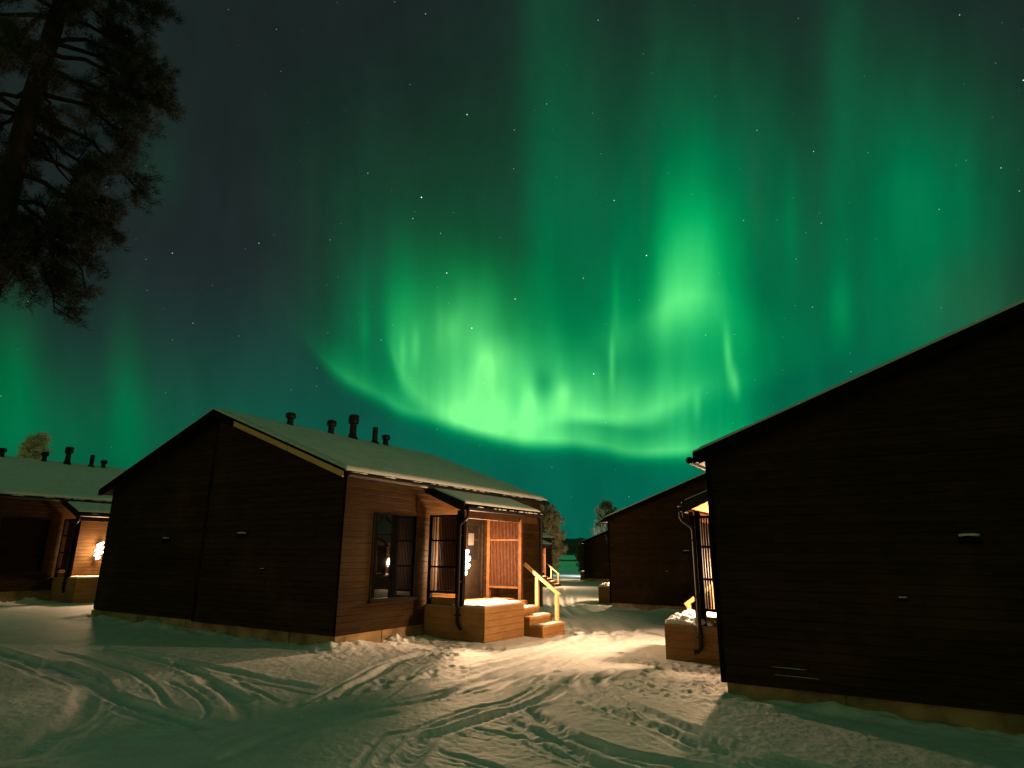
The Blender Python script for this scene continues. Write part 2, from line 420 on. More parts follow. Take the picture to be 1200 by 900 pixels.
def snow_slab(name, parent, v0, v1, u0, u1, zf, thick, nv, nu, seed, mirror, amp=.3, mat='snow', edge=.06, holes=0.0):
    """snow lying on a surface z = zf(u): rounded edges, uneven top, skirts down to the surface"""
    vs = np.linspace(v0, v1, nv); us = np.linspace(u0, u1, nu)
    V, U = np.meshgrid(vs, us, indexing='ij')
    d = np.minimum(np.minimum(V - v0, v1 - V), np.minimum(U - u0, u1 - U))
    n = fbm(V * 1.3, U * 1.3, 3, seed) * amp + fbm(V * 7, U * 7, 3, seed + 5) * amp * .6
    h = thick * (.55 + .45 * np.sqrt(np.clip(d / edge, 0, 1))) * (1 + n)
    if holes:
        q = fbm(V * 5, U * 5, 3, seed + 9) + .15
        h = h * np.clip(1 - holes * np.clip(-q * 4, 0, 1), .04, 1)
    h = np.maximum(h, .006)
    Z = np.vectorize(zf)(U)
    P = []; F = []
    for i in range(nv):
        for j in range(nu): P.append((mirror * V[i, j], U[i, j], Z[i, j] + h[i, j]))
    def idx(i, j): return i * nu + j
    for i in range(nv - 1):
        for j in range(nu - 1):
            F.append((idx(i, j), idx(i + 1, j), idx(i + 1, j + 1), idx(i, j + 1)))
    ring = [(i, 0) for i in range(nv)] + [(nv - 1, j) for j in range(1, nu)] + [(i, nu - 1) for i in range(nv - 2, -1, -1)] + [(0, j) for j in range(nu - 2, 0, -1)]
    base = len(P)
    for i, j in ring: P.append((mirror * V[i, j], U[i, j], Z[i, j] + .001))
    k = len(ring)
    for q in range(k):
        a = idx(*ring[q]); b = idx(*ring[(q + 1) % k])
        F.append((b, a, base + q, base + (q + 1) % k))
    if mirror < 0: F = [tuple(reversed(f)) for f in F]
    o = mesh_obj(name, P, F, MAT[mat], parent, True)
    return o

def lump_verts(c, r, seed, flat=.6):
    bm = bmesh.new(); bmesh.ops.create_icosphere(bm, subdivisions=2, radius=1.0)
    R = np.random.default_rng(seed); ph = R.uniform(0, 6.28, 6)
    P = []
    for v in bm.verts:
        p = v.co
        k = 1 + .16 * math.sin(3.1 * p.x + ph[0]) + .16 * math.sin(3.7 * p.y + ph[1]) + .10 * math.sin(6.3 * p.z + ph[2] + 3 * p.x)
        P.append((c[0] + p.x * r * k, c[1] + p.y * r * k, c[2] + p.z * r * k * flat))
    F = [tuple(v.index for v in f.verts) for f in bm.faces]
    bm.free()
    return P, F

def empty(name, loc, rz):
    o = bpy.data.objects.new(name, None); COL.objects.link(o)
    o.location = loc; o.rotation_euler = (0, 0, rz); o.empty_display_size = .3
    return o

def tag(o, label=None, cat=None, group=None, kind=None):
    for k, v in (('label', label), ('category', cat), ('group', group), ('kind', kind)):
        if v: o[k] = v
    return o

def copy_tree(o, parent=None):
    c = o.copy(); COL.objects.link(c)
    if parent: c.parent = parent
    for ch in list(o.children): copy_tree(ch, c)
    return c


# ------------------------------------------------------------------ the snowy ground
TH = 0.548
sn, cs = math.sin(TH), math.cos(TH)
LEFT_NEIGHBOUR = (-29.35, 3.78, .37)
CABINS = {  # near facade corner on the ground: x, y, z, mirror
    'A': (-3.335, 12.697, 0.0, 1), 'B': (2.93, 9.348, -.124, -1), 'C': (3.836, 25.18, -.26, -1),
    'D': (-17.40, 20.52, .19, 1), 'E': (6.6, 57.9, -.60, -1), 'F': (-1.1, 42.4, -.47, 1)}
W1, W2, CL = 4.65, 4.57, 8.15
W = W1 + W2
ZE, ZR = 3.5, 5.25
SL1 = (ZR - ZE) / (W2 + .12); SL2 = (ZR - ZE) / (W1 + .12)

def cab_uv(k, x, y):
    ox, oy, oz, mr = CABINS[k]
    dx, dy = x - ox, y - oy
    v = dx * sn + dy * cs
    u = (-dx * cs + dy * sn) if mr > 0 else (dx * cs - dy * sn)
    return v, u

TRACKS = [  # wheel ruts and sled marks in metres on the ground: points, width, depth
 ([(1.95, 11.6), (1.41, 10.52), (1.38, 9.45), (1.57, 8.78), (1.87, 8.05), (2.17, 7.4), (2.52, 6.75), (3.13, 6.2), (3.83, 5.7)], .085, .065),
 ([(1.0, 10.6), (.9, 9.84), (1.08, 9.01), (1.4, 8.24), (1.72, 7.67), (1.98, 7.17), (2.32, 6.59), (2.69, 6.08), (3.3, 5.42)], .085, .065),
 ([(-.07, 8.27), (.13, 7.76), (.39, 7.35), (.56, 7.1), (.74, 6.62), (1.05, 6.31), (1.4, 5.94)], .08, .06),
 ([(.25, 8.59), (.45, 7.89), (.64, 7.36), (.99, 6.91), (1.5, 6.57), (1.83, 6.33), (2.38, 5.86)], .09, .07),
 ([(.9, 10.16), (.5, 9.25), (.22, 8.83), (-.1, 8.4), (-.62, 7.49), (-.85, 7.15), (-.92, 6.45), (-.92, 5.99)], .11, .07),
 ([(-.6, 7.59), (-.13, 7.4), (.38, 7.13), (.8, 6.8)], .04, .04),
 ([(-.8, 6.77), (-.37, 6.52), (-.03, 6.19), (.31, 5.81)], .05, .05),
 ([(-4.3, 6.02), (-4.54, 6.75), (-4.94, 7.91), (-5.62, 9.02), (-6.36, 9.85), (-7.66, 10.85)], .14, .06),
 ([(-10.19, 12.55), (-8.83, 11.63), (-5.8, 9.28), (-4.6, 8.33), (-3.54, 7.57), (-2.95, 7.09)], .11, .06),
 ([(-7.74, 12.47), (-5.51, 10.95), (-4.21, 9.63), (-3.51, 8.84), (-3.16, 8.38)], .10, .06),
 ([(-5.86, 11.34), (-4.66, 10.61), (-3.44, 9.85), (-2.54, 9.3)], .09, .05),
 ([(-4.59, 9.93), (-3.79, 9.09), (-3.18, 8.17), (-2.91, 7.42)], .10, .06),
 ([(-4.27, 7.31), (-3.38, 7.34), (-2.76, 7.49)], .07, .05),
 ([(-4.23, 6.13), (-3.96, 6.5), (-3.68, 6.92), (-3.19, 7.24)], .08, .05),
 ([(-2.66, 6.29), (-2.5, 6.54), (-2.27, 7.44), (-1.55, 8.44), (-.56, 9.49), (.31, 10.83), (1.33, 12.64)], .09, .055),
 ([(-2.63, 6.06), (-2.46, 6.75), (-2.0, 7.45), (-1.2, 8.3)], .07, .05),
 ([(-2.3, 8.6), (-2.06, 10.37), (-1.82, 12.18), (-.64, 13.3), (.4, 13.96), (1.78, 16.82)], .09, .05),
 ([(-1.19, 9.75), (-.75, 10.42), (.19, 12.09), (1.86, 14.18), (3.1, 16.91), (3.3, 20), (2.6, 26), (3.2, 33)], .09, .06),
 ([(-1.6, 8.3), (-.89, 9.2), (-.47, 10.1), (.66, 12.11), (2.39, 15.19), (2.51, 18.97), (2.12, 22.64), (2.4, 30), (3.6, 44)], .09, .06),
 ([(-.3, 9.4), (.04, 10.46), (.45, 10.84), (1.49, 12.65), (2.9, 15.6)], .08, .05),
 ([(-.1, 11.6), (.9, 13.6), (1.9, 15.9), (2.0, 19), (1.6, 23.2), (1.9, 31), (3.0, 44)], .09, .055),
]

_tr = random.Random(12)
ALL_TRACKS = []
for P, w_, d_ in TRACKS:
    ALL_TRACKS.append((P, w_ * .85, d_ * .62))
    for k_ in range(2):
        ox, oy = _tr.gauss(0, .32), _tr.gauss(0, .30)
        ALL_TRACKS.append(([(x + ox + _tr.gauss(0, .05), y + oy + _tr.gauss(0, .05)) for x, y in P], w_ * _tr.uniform(.28, .55), d_ * _tr.uniform(.15, .34)))

def catmull(P, n=8):
    P = [np.array(p, float) for p in P]
    Q = [2 * P[0] - P[1]] + P + [2 * P[-1] - P[-2]]
    out = []
    for i in range(1, len(Q) - 2):
        for k in range(n):
            t = k / n
            out.append(.5 * ((2 * Q[i]) + (-Q[i - 1] + Q[i + 1]) * t + (2 * Q[i - 1] - 5 * Q[i] + 4 * Q[i + 1] - Q[i + 2]) * t * t + (-Q[i - 1] + 3 * Q[i] - 3 * Q[i + 1] + Q[i + 2]) * t ** 3))
    out.append(P[-1])
    return np.array(out)

def sm(x, a, b):
    t = np.clip((x - a) / (b - a), 0, 1); return t * t * (3 - 2 * t)

def base_height(x, y):
    r = np.hypot(x, y)
    h = -.014 * (np.clip(x, -40, 40) + 3.3) - .011 * np.clip(y - 13, 0, 80)
    h = h * (1 - sm(r, 80, 140)) + (-3.2) * sm(y, 92, 135) * 1.0 + 0 * r
    return h

def ground_height(x, y):
    h = base_height(x, y)
    r = np.hypot(x, y)
    near = 1 - sm(r, 40, 90)
    h = h + near * (fbm(x * .45, y * .45, 3, 3) * .040 + .03)
    # trodden, crusty snow around the cabins
    rough = np.zeros_like(x); bank = np.zeros_like(x)
    for k in CABINS:
        v, u = cab_uv(k, x, y)
        dv = np.maximum(np.maximum(-v, v - CL), 0); du = np.maximum(np.maximum(-u, u - W), 0)
        d = np.hypot(dv, du)
        bank = bank + np.clip(.055 + .14 * fbm(x * 2.2, y * 2.2, 3, 61), 0, .14) * np.exp(-(d / .45) ** 2)
        side = np.exp(-(np.maximum(-u - .3, 0) / 1.7) ** 2) * (u < .2) * sm(v, -1.2, .2) * (1 - sm(v, 2.3, 3.2))
        rough = np.maximum(rough, side)
    rough = rough * np.clip(.75 + 1.2 * fbm(x * .9, y * .9, 2, 77), .2, 1.2) + .09 * near
    lum = np.abs(fbm(x * 5.0, y * 5.0, 4, 21, .62))
    h = h + bank + rough * (lum * .085 + fbm(x * 13, y * 13, 2, 33) * .03 - .02)
    packed = np.zeros_like(x); rut = np.zeros_like(x); ridge = np.zeros_like(x)
    for P, w, dp in ALL_TRACKS:
        C = catmull(P, 6)
        x0, y0 = C.min(0) - .8; x1, y1 = C.max(0) + .8
        sel = np.where((x > x0) & (x < x1) & (y > y0) & (y < y1))[0]
        if not len(sel): continue
        px, py = x[sel], y[sel]; best = np.full(len(sel), 1e9); tl = np.zeros(len(sel))
        ln = np.hypot(*(C[1:] - C[:-1]).T); acc = np.concatenate([[0], np.cumsum(ln)])
        for i in range(len(C) - 1):
            a, b = C[i], C[i + 1]; d = b - a; L2 = d @ d + 1e-12
            t = np.clip(((px - a[0]) * d[0] + (py - a[1]) * d[1]) / L2, 0, 1)
            dd = np.hypot(px - a[0] - t * d[0], py - a[1] - t * d[1])
            m_ = dd < best; best[m_] = dd[m_]; tl[m_] = (acc[i] + t * ln[i])[m_] if np.ndim(t) else tl[m_]
        fade = sm(tl, 0, .5) * (1 - sm(tl, acc[-1] - .5, acc[-1]))
        wob = 1 + .35 * fbm(px * 1.7, py * 1.7, 2, 5) ; jit = best + .022 * fbm(px * 4.0, py * 4.0, 2, 8)
        ww = w * 1.25 * wob
        q = jit / ww
        g = np.exp(-q ** 4) * dp * 1.25 * fade * (1 + .06 * np.sin(tl * 46 + 3 * best / w)) * (1 + .8 * fbm(px * 1.1, py * 1.1, 2, 14))
        rd = np.exp(-((jit - ww * 1.75) / (ww * .62)) ** 2) * dp * .42 * fade * np.clip(.6 + 1.6 * fbm(px * 2.3, py * 2.3, 2, 9), 0, 1.5)
        rut[sel] = np.maximum(rut[sel], g); ridge[sel] = np.maximum(ridge[sel], rd)
    h = h - rut + ridge * (1 - np.clip(rut / .04, 0, 1))
    # scattered prints beside the ruts
    R = np.random.default_rng(5)
    prints = []
    for (ax, ay), (bx, by), n in (((1.1, 8.9), (1.9, 7.2), 7), ((.3, 13.2), (1.6, 15.2), 10), ((1.8, 9.6), (2.6, 11.8), 14), ((-2.5, 8.4), (-1.0, 11.4), 16), ((-1.2, 12.2), (-.2, 13.6), 10), ((1.2, 15.6), (2.8, 18.8), 12)):
        for i in range(n):
            t = (i + R.uniform(-.2, .2)) / n
            prints.append((ax + (bx - ax) * t + R.normal(0, .12), ay + (by - ay) * t + R.normal(0, .12), R.uniform(.05, .09)))
    for qx, qy, s in prints:
        sel = np.where((np.abs(x - qx) < .4) & (np.abs(y - qy) < .4))[0]
        if len(sel):
            d = np.hypot(x[sel] - qx, (y[sel] - qy) * .6) / s
            h[sel] += -.028 * np.exp(-d ** 4) + .008 * np.exp(-((d - 1.7) / .5) ** 2)
    h = h + near * fbm(x * 14, y * 14, 3, 44) * .008 * (1 - sm(r, 12, 25))
    return h

def build_ground():
    rad = np.concatenate([np.geomspace(.3, 4.9, 14), np.geomspace(5.0, 60, 640), np.geomspace(61, 400, 60), np.geomspace(440, 4000, 10)])
    ang = np.concatenate([np.arange(48, 132, .13), np.arange(132, 408, 3.0)]) * math.pi / 180
    nr, na = len(rad), len(ang)
    R_, A_ = np.meshgrid(rad, ang, indexing='ij')
    x = (R_ * np.cos(A_)).ravel(); y = (R_ * np.sin(A_)).ravel()
    z = ground_height(x, y)
    P = np.stack([x, y, z], 1)
    P = np.concatenate([P, [[0, 0, float(base_height(np.array([0.]), np.array([0.]))[0])]]])
    i, j = np.meshgrid(np.arange(nr - 1), np.arange(na), indexing='ij')
    a = (i * na + j).ravel(); b = (i * na + (j + 1) % na).ravel(); c = ((i + 1) * na + (j + 1) % na).ravel(); d = ((i + 1) * na + j).ravel()
    quads = np.stack([d, c, b, a], 1)
    tri = np.stack([np.arange(na), (np.arange(na) + 1) % na, np.full(na, nr * na)], 1)
    me = bpy.data.meshes.new('snowy_ground')
    nq, nt = len(quads), len(tri)
    me.vertices.add(len(P)); me.vertices.foreach_set('co', P.astype(np.float32).ravel())
    me.loops.add(nq * 4 + nt * 3)
    me.loops.foreach_set('vertex_index', np.concatenate([quads[:, ::-1].ravel(), tri.ravel()]).astype(np.int32)) if False else me.loops.foreach_set('vertex_index', np.concatenate([np.stack([a, d, c, b], 1).ravel(), tri[:, ::1].ravel()]).astype(np.int32))
    me.polygons.add(nq + nt)
    me.polygons.foreach_set('loop_start', np.concatenate([np.arange(nq) * 4, nq * 4 + np.arange(nt) * 3]).astype(np.int32))
    me.polygons.foreach_set('use_smooth', np.ones(nq + nt, bool))
    me.update(calc_edges=True); me.validate()
    me.materials.append(mat_snow('ground_snow', (.78, .80, .82), fine=18.0, strength=.55, dist=.035))
    o = bpy.data.objects.new('snowy_ground', me); COL.objects.link(o)
    tag(o, kind='structure')
build_ground()

def gz(x, y):
    return float(ground_height(np.array([float(x)]), np.array([float(y)]))[0])

# ------------------------------------------------------------------ lake, far shore and hills
def build_far():
    M_, N, b = new_mat('lake_ice')
    tc = N.n.new('ShaderNodeTexCoord')
    v = N.noise(tc.outputs['Object'], .012, 4.0, .6)
    N.l.new(N.mixc(N.sstep(v, .35, .65), (.10, .13, .12), (.30, .34, .33)), b.inputs['Base Color'])
    b.inputs['Roughness'].default_value = .30; b.inputs['IOR'].default_value = 1.33
    bp = N.n.new('ShaderNodeBump'); bp.inputs['Strength'].default_value = .25; bp.inputs['Distance'].default_value = .3
    N.l.new(N.noise(tc.outputs['Object'], .25, 3.0, .6), bp.inputs['Height']); N.l.new(bp.outputs[0], b.inputs['Normal'])
    o = mesh_obj('lake', [(-900, 70, -1.6), (900, 70, -1.6), (900, 1500, -1.6), (-900, 1500, -1.6)], [(0, 1, 2, 3)], M_)
    tag(o, kind='structure')
    # low spit of snow-covered land across the lake
    hm, N, b = new_mat('forest_hill')
    tc = N.n.new('ShaderNodeTexCoord'); sp = N.n.new('ShaderNodeMapping'); sp.inputs['Scale'].default_value = (.006, .006, .09)
    N.l.new(tc.outputs['Object'], sp.inputs[0])
    v = N.noise(sp.outputs[0], 1.0, 4.0, .6)
    N.l.new(N.mixc(N.sstep(v, .50, .68), (.014, .022, .018), (.16, .18, .17)), b.inputs['Base Color'])
    b.inputs['Roughness'].default_value = .9
    def ridge(name, y0, depth, hfun, xs, mat, base=-2.5, n=7):
        P = []; F = []
        for i, x in enumerate(xs):
            for j in range(n):
                t = j / (n - 1)
                P.append((x, y0 + depth * t, base + (hfun(x) - base) * math.sin(math.pi * min(1, t * .5 + .0) ) + (0 if j in (0,) else 0)))
        m_ = len(xs)
        for i in range(m_ - 1):
            for j in range(n - 1):
                F.append((i * n + j, (i + 1) * n + j, (i + 1) * n + j + 1, i * n + j + 1))
        o = mesh_obj(name, P, F, mat, None, True)
        return tag(o, kind='structure')
    R = np.random.default_rng(3)
    xs = np.arange(-1400, 1400, 6.0)
    jit = R.uniform(-1, 1, len(xs))
    jd = {float(x): j for x, j in zip(xs, jit)}
    ridge('far_hills', 950, 260, lambda x: 21 + .030 * x * (1 if x > 0 else -.2) + 5 * math.sin(x * .006) + 1.2 * jd[float(x)], xs, hm)
    xs2 = np.arange(-300, 420, 2.0); j2 = {float(x): j for x, j in zip(xs2, R.uniform(0, 1, len(xs2)))}
    ridge('low_headland', 268, 12, lambda x: -1.15 + .25 * j2[float(x)], xs2, hm, base=-1.75)
build_far()


# ------------------------------------------------------------------ the cabin
def roof_z(u, off=0.0):
    return (ZE + SL1 * (u + .12) if u <= W2 else ZE + SL2 * (W + .12 - u)) + off

LAMP_V, LAMP_Z = 3.93, 1.56

def build_cabin(mr, deck_snow=.05):
    root = empty('cabin', (0, 0, 0), 0)
    rt = -.075            # roof metal top below the snow line
    rb = -.20             # roof underside
    # ---- walls
    b = MB(mr)
    T = .16
    def top(u): return roof_z(u, rb)
    def gab(poly, v0, v1): b.prism(poly, v0, v1)
    zb = .27
    # near gable: right half, then left half set back
    gab([(T, zb), (W2, zb), (W2, top(W2)), (T, top(T))][::1], 0, T)
    gab([(W2 + .001, zb + .02), (W, zb + .02), (W, top(W)), (W2 + .001, top(W2))], .12, .12 + T)
    # far gable
    gab([(T, zb), (W, zb), (W, top(W)), (W2, top(W2)), (T, top(T))], CL - T, CL)
    # back wall
    b.box(.12 + T, CL - T, W - T, W, zb + .02, top(W))
    # facade around the window and the door
    wv0, wv1, wz0, wz1 = .84, 2.25, .86, 2.66
    dv0, dv1, dz0, dz1 = 4.16, 5.02, .72, 2.70
    ft = top(0)
    b.box(0, wv0, 0, T, zb, ft)
    b.box(wv0, wv1, 0, T, zb, wz0); b.box(wv0, wv1, 0, T, wz1, ft)
    b.box(wv1, dv0, 0, T, zb, ft)
    b.box(dv0, dv1, 0, T, zb, dz0); b.box(dv0, dv1, 0, T, dz1, ft)
    b.box(dv1, CL, 0, T, zb, ft)
    wall = b.build('wall', MAT['wall'], root)
    tr = MB(mr); tr.box(-.018, .0, W2 - .035, W2 + .035, zb + .01, top(W2) - .05)
    tr.build('corner_trim', MAT['dark_wood'], wall)
    tr = MB(mr); tr.box(-.014, -.001, -.004, .06, zb, ft - .02)
    tr.build('corner_trim', MAT['dark_wood'], wall)
    # ---- plinth
    f = MB(mr); f.box(.06, CL - .06, .06, W - .06, -.5, zb + .015)
    pl = f.build('foundation', MAT['concrete'], root)
    for a_ in ((.040, .058, 1.35, 1.51), (.040, .058, 4.9, 5.06), (.040, .058, 6.9, 7.06), (1.35, 1.40, .040, .058)):
        f = MB(mr); f.box(*a_, -.5, zb); f.build('seam_strip', MAT['concrete'], pl)
    # ---- roof
    ov = .18
    rf = MB(mr)
    e0, e1 = -.12, W + .12
    rf.prism([(e0, roof_z(e0, rb)), (W2, ZR + rb), (e1, roof_z(e1, rb)), (e1, roof_z(e1, rt)), (W2, ZR + rt), (e0, roof_z(e0, rt))], -ov, CL + ov)
    roof = rf.build('roof', MAT['metal'], root)
    s1 = snow_slab('snow_cover', roof, -ov - .01, CL + ov + .01, e0 - .02, W2, lambda u: roof_z(u, rt), .078, 90, 44, 31 + mr, mr, .13)
    s2 = snow_slab('snow_cover', roof, -ov - .01, CL + ov + .01, W2, e1 + .02, lambda u: roof_z(u, rt), .078, 90, 44, 57 + mr, mr, .13)
    for vv in (-ov - .03, CL + ov + .003):
        q = MB(mr)
        q.prism([(e0 - .01, roof_z(e0, rb - .025)), (W2, ZR + rb - .025), (W2, ZR + rt + .01), (e0 - .01, roof_z(e0, rt + .01))], vv, vv + .027)
        q.prism([(W2, ZR + rb - .025), (e1 + .01, roof_z(e1, rb - .025)), (e1 + .01, roof_z(e1, rt + .01)), (W2, ZR + rt + .01)], vv + .002, vv + .027)
        q.build('bargeboard', MAT['dark_wood'], roof)
        q = MB(mr); s_ = vv + (.032 if vv < 0 else -.03)
        q.prism([(e0 + .06, roof_z(e0 + .06, rb - .055)), (W2, ZR + rb - .055), (W2, ZR + rb - .002), (e0 + .06, roof_z(e0 + .06, rb - .002))], s_, s_ + .025)
        q.prism([(W2, ZR + rb - .055), (e1 - .06, roof_z(e1 - .06, rb - .055)), (e1 - .06, roof_z(e1 - .06, rb - .002)), (W2, ZR + rb - .002)], s_, s_ + .025)
        q.build('rake_trim', MAT['dark_wood'], roof)
    # eaves gutter with snow caught on the brackets
    g = MB(mr)
    g.tube([(-ov, e0 - .07, ZE + rb + .03), (CL + ov, e0 - .07, ZE + rb + .03)], .055, 10)
    for i in range(14):
        v = .1 + i * .6; g.box(v, v + .03, e0 - .13, e0, ZE + rb + .05, ZE + rb + .075)
    gut = g.build('gutter', MAT['metal'], roof)
    R = random.Random(9 + mr)
    g = MB(mr); g.v = []
    for i in range(30):
        v = -.1 + R.random() * CL
        P, F = lump_verts((v, e0 - .07, ZE + rb + .085), R.uniform(.02, .04), R.randrange(9999), .4)
        g.add([(p[0] + (p[0] - v) * 2.2, p[1], p[2]) for p in P], F)
    tag(g.build('snow_clump', MAT['snow'], roof, smooth=True), kind='stuff')
    # roof vents
    for v, h, kind in ((1.90, .42, 0), (3.36, .48, 0), (4.22, .80, 1), (5.17, .58, 2), (5.67, .42, 0)):
        u = 4.3; z = roof_z(u, rt - .02)
        p = MB(mr)
        if kind == 0: prof = [(.095, 0), (.085, h * .55), (.085, h * .62), (.125, h * .64), (.145, h * .75), (.13, h * .95), (.08, h)]
        elif kind == 1: prof = [(.20, 0), (.15, .10), (.105, .22), (.10, h * .66), (.15, h * .67), (.16, h * .80), (.15, h * .97), (.12, h)]
        else: prof = [(.17, 0), (.15, .08), (.085, .16), (.085, h), (.07, h)]
        p.lathe((v, u, z), prof)
        p.build('vent_pipe', MAT['metal'], roof, smooth=False)
    # ---- window
    w = MB(mr)
    fw = .032
    w.box(wv0 + .002, wv0 + fw, -.02, .10, wz0 + .002, wz1 - .002); w.box(wv1 - fw, wv1 - .002, -.02, .10, wz0 + .002, wz1 - .002)
    w.box(wv0 + fw, wv1 - fw, -.018, .10, wz1 - fw, wz1 - .002); w.box(wv0 + fw, wv1 - fw, -.018, .10, wz0 + .002, wz0 + fw)
    win = w.build('window', MAT['dark_wood'], root)
    w = MB(mr); w.box(wv0 + fw, wv1 - fw, .03, .05, wz0 + fw, wz1 - fw); w.build('pane', MAT['glass'], win)
    w = MB(mr); w.box(wv0 - .03, wv1 + .03, -.075, -.021, wz0 - .035, wz0 + .004); w.build('sill', MAT['dark_wood'], win)
    # ---- door
    d = MB(mr)
    d.box(dv0 + .002, dv0 + .06, -.02, .12, dz0 + .002, dz1 - .002); d.box(dv1 - .06, dv1 - .002, -.02, .12, dz0 + .002, dz1 - .002)
    d.box(dv0 + .06, dv1 - .06, -.018, .12, dz1 - .08, dz1 - .002)
    d.box(dv0 + .06, dv1 - .06, .03, .08, dz0 + .01, 1.66)
    d.box(dv0 + .06, dv0 + .17, .03, .08, 1.66, dz1 - .08); d.box(dv1 - .17, dv1 - .06, .03, .08, 1.66, dz1 - .08)
    d.box(dv0 + .17, dv1 - .17, .03, .08, dz1 - .18, dz1 - .08)
    door = d.build('door', MAT['dark_wood'], root)
    d = MB(mr); d.box(dv0 + .17, dv1 - .17, .045, .06, 1.66, dz1 - .18); d.build('pane', MAT['glass'], door)
    d = MB(mr); d.tube([(dv0 + .11, -.03, 1.62), (dv0 + .11, .03, 1.62)], .012, 8); d.tube([(dv0 + .11, -.03, 1.62), (dv0 + .23, -.03, 1.62)], .012, 8); d.build('handle', MAT['metal'], door)
    d = MB(mr); d.box(dv0 + .22, dv0 + .47, .040, .0445, 2.02, 2.32); d.build('paper_notice', MAT['notice'], door)
    # ---- porch deck
    dt = .70
    k = MB(mr)
    k.box(2.66, 5.50, -1.08, -.001, -.4, dt - .03)
    k.box(2.66, 4.34, -1.65, -1.081, -.4, dt - .03)
    deck = k.build('porch_deck', MAT['wood'], root, bevel=.006)
    k = MB(mr)
    for i in range(8):
        k.box(2.64, 5.50 if i < 5 else 4.36, -.135 * (i + 1) - .001 * 0, -.135 * i - .006 - (.002 if i == 0 else 0), dt - .028, dt)
    for i in range(8, 12): k.box(2.64, 4.36, -.135 * (i + 1) - .04 * (i == 11), -.135 * i - .006, dt - .028, dt)
    k.build('deck_board', MAT['tread'], deck, bevel=.004)
    snow_slab('snow_cover', deck, 2.68, 4.33, -1.63, -.75, lambda u: dt + .001, deck_snow, 70, 40, 71 + mr, mr, .9 if mr < 0 else .5, 'snow_deck', .12, .9 if mr > 0 else .2)
    if mr < 0:
        g = MB(mr); R = random.Random(4)
        for i in range(26):
            v = R.uniform(2.66, 3.5); u = R.uniform(-1.6, -.5)
            P, F = lump_verts((v, u, dt + .06 + R.random() * .05), R.uniform(.05, .12), R.randrange(9999), .6); g.add(P, F)
        tag(g.build('snow_lump', MAT['snow_deck'], deck, smooth=True), kind='stuff')
    # ---- stairs with one handrail
    for fr, bk, z in ((-1.42, -1.09, .54), (-1.77, -1.43, .37), (-2.12, -1.78, .20)):
        st = MB(mr); st.box(4.38, 5.50, fr, bk, -.4, z - .03)
        stairs = st.build('step', MAT['wood'], root, bevel=.006)
    for fr, bk, z in ((-1.44, -1.085, .54), (-1.79, -1.425, .37), (-2.14, -1.775, .20)):
        t_ = MB(mr); t_.box(4.365, 5.515, fr, bk, z - .029, z + .008); t_.build('tread', MAT['tread'], stairs, bevel=.005)
        snow_slab('snow_cover', stairs, 4.9 if z > .3 else 4.5, 5.49, fr + .03, bk - .02, (lambda zz: (lambda u: zz + .009))(z), .02, 24, 10, int(z * 100), mr, .8, 'snow_deck', .05, .6)
    hr = MB(mr)
    v = 5.42
    p0, p1 = Vector((v, -1.02, 1.56)), Vector((v, -2.04, .84))
    dz = (p1 - p0).normalized(); nz = Vector((0, -dz.z, dz.y)) * (-1 if -dz.z * 0 + dz.y > 0 else 1)
    up = Vector((0, dz.z, -dz.y)); up = up if up.z > 0 else -up
    P = []
    for e in (p0, p1):
        for a, c_ in ((-.03, -.045), (.03, -.045), (.03, .045), (-.03, .045)):
            P.append(tuple(e + Vector((1, 0, 0)) * a + up * c_))
    hr.add(P, [(0, 1, 2, 3), (7, 6, 5, 4), (0, 4, 5, 1), (1, 5, 6, 2), (2, 6, 7, 3), (3, 7, 4, 0)])
    rail = hr.build('handrail', MAT['rail'], root, bevel=.008)
    for u, z0, z1 in ((-1.40, .552, 1.245), (-1.96, .212, .86)):
        q = MB(mr); q.box(v - .042, v + .042, u - .042, u + .042, z0, z1); q.build('rail_post', MAT['rail'], rail, bevel=.006)
    # ---- privacy screens
    def screen(v0, u0, u1, z0, z1, sl, frame_mat, slat_mat, rails, pitch=.055, wdt=.026, dep=.05):
        s = MB(mr)
        s.box(v0 - .05, v0 + .05, u0 - .05, u0 + .04, z0 - .25, z1); s.box(v0 - .05, v0 + .05, u1 - .05, u1 + .04, z0 - .25, z1)
        lo, hi = min(u0, u1) + .04, max(u0, u1) - .05
        s.box(v0 - .048, v0 + .048, lo, hi, z1 - .05, z1 - .002); s.box(v0 - .048, v0 + .048, lo, hi, z0, z0 + .05)
        for z in rails: s.box(v0 - .025, v0 + .025, lo, hi, z - .02, z + .02)
        sc_ = s.build('screen', frame_mat, root, bevel=.004)
        q = MB(mr); u = lo + .03; n_ = 0
        while u < hi - .02:
            n_ += 1
            if rails[0] < 2 and u > hi - .20 and n_ % 2: u += pitch; continue
            q.box(v0 - dep / 2, v0 + dep / 2, u, u + wdt, z0 + .051, z1 - .051) if not rails else [q.box(v0 - dep / 2 - .002, v0 + dep / 2 + .002, u, u + wdt, z0 + .051, z1 - .051)]
            u += pitch
        q.build('slat', slat_mat, sc_)
    screen(2.70, -.09, -1.00, .95, 2.68, 0, MAT['dark_wood'], MAT['screen'], (1.52, 2.10), .046, .026, .03)
    screen(5.14, -.10, -1.07, .96, 2.70, 0, MAT['screen_frame'], MAT['screen'], (2.16,), .044, .026, .04)
    p = MB(mr); p.box(2.72, 5.09, -1.075, -.985, .701, .702 + .0); 
    q = MB(mr); q.box(2.72, 2.745, -.95, -.06, .702, .86); q.build('kick_board', MAT['wood'], root)
    # ---- porch canopy
    c = MB(mr)
    cv0, cv1, cu = 2.55, 6.05, -1.12
    zt0, zt1 = 3.345, 2.925
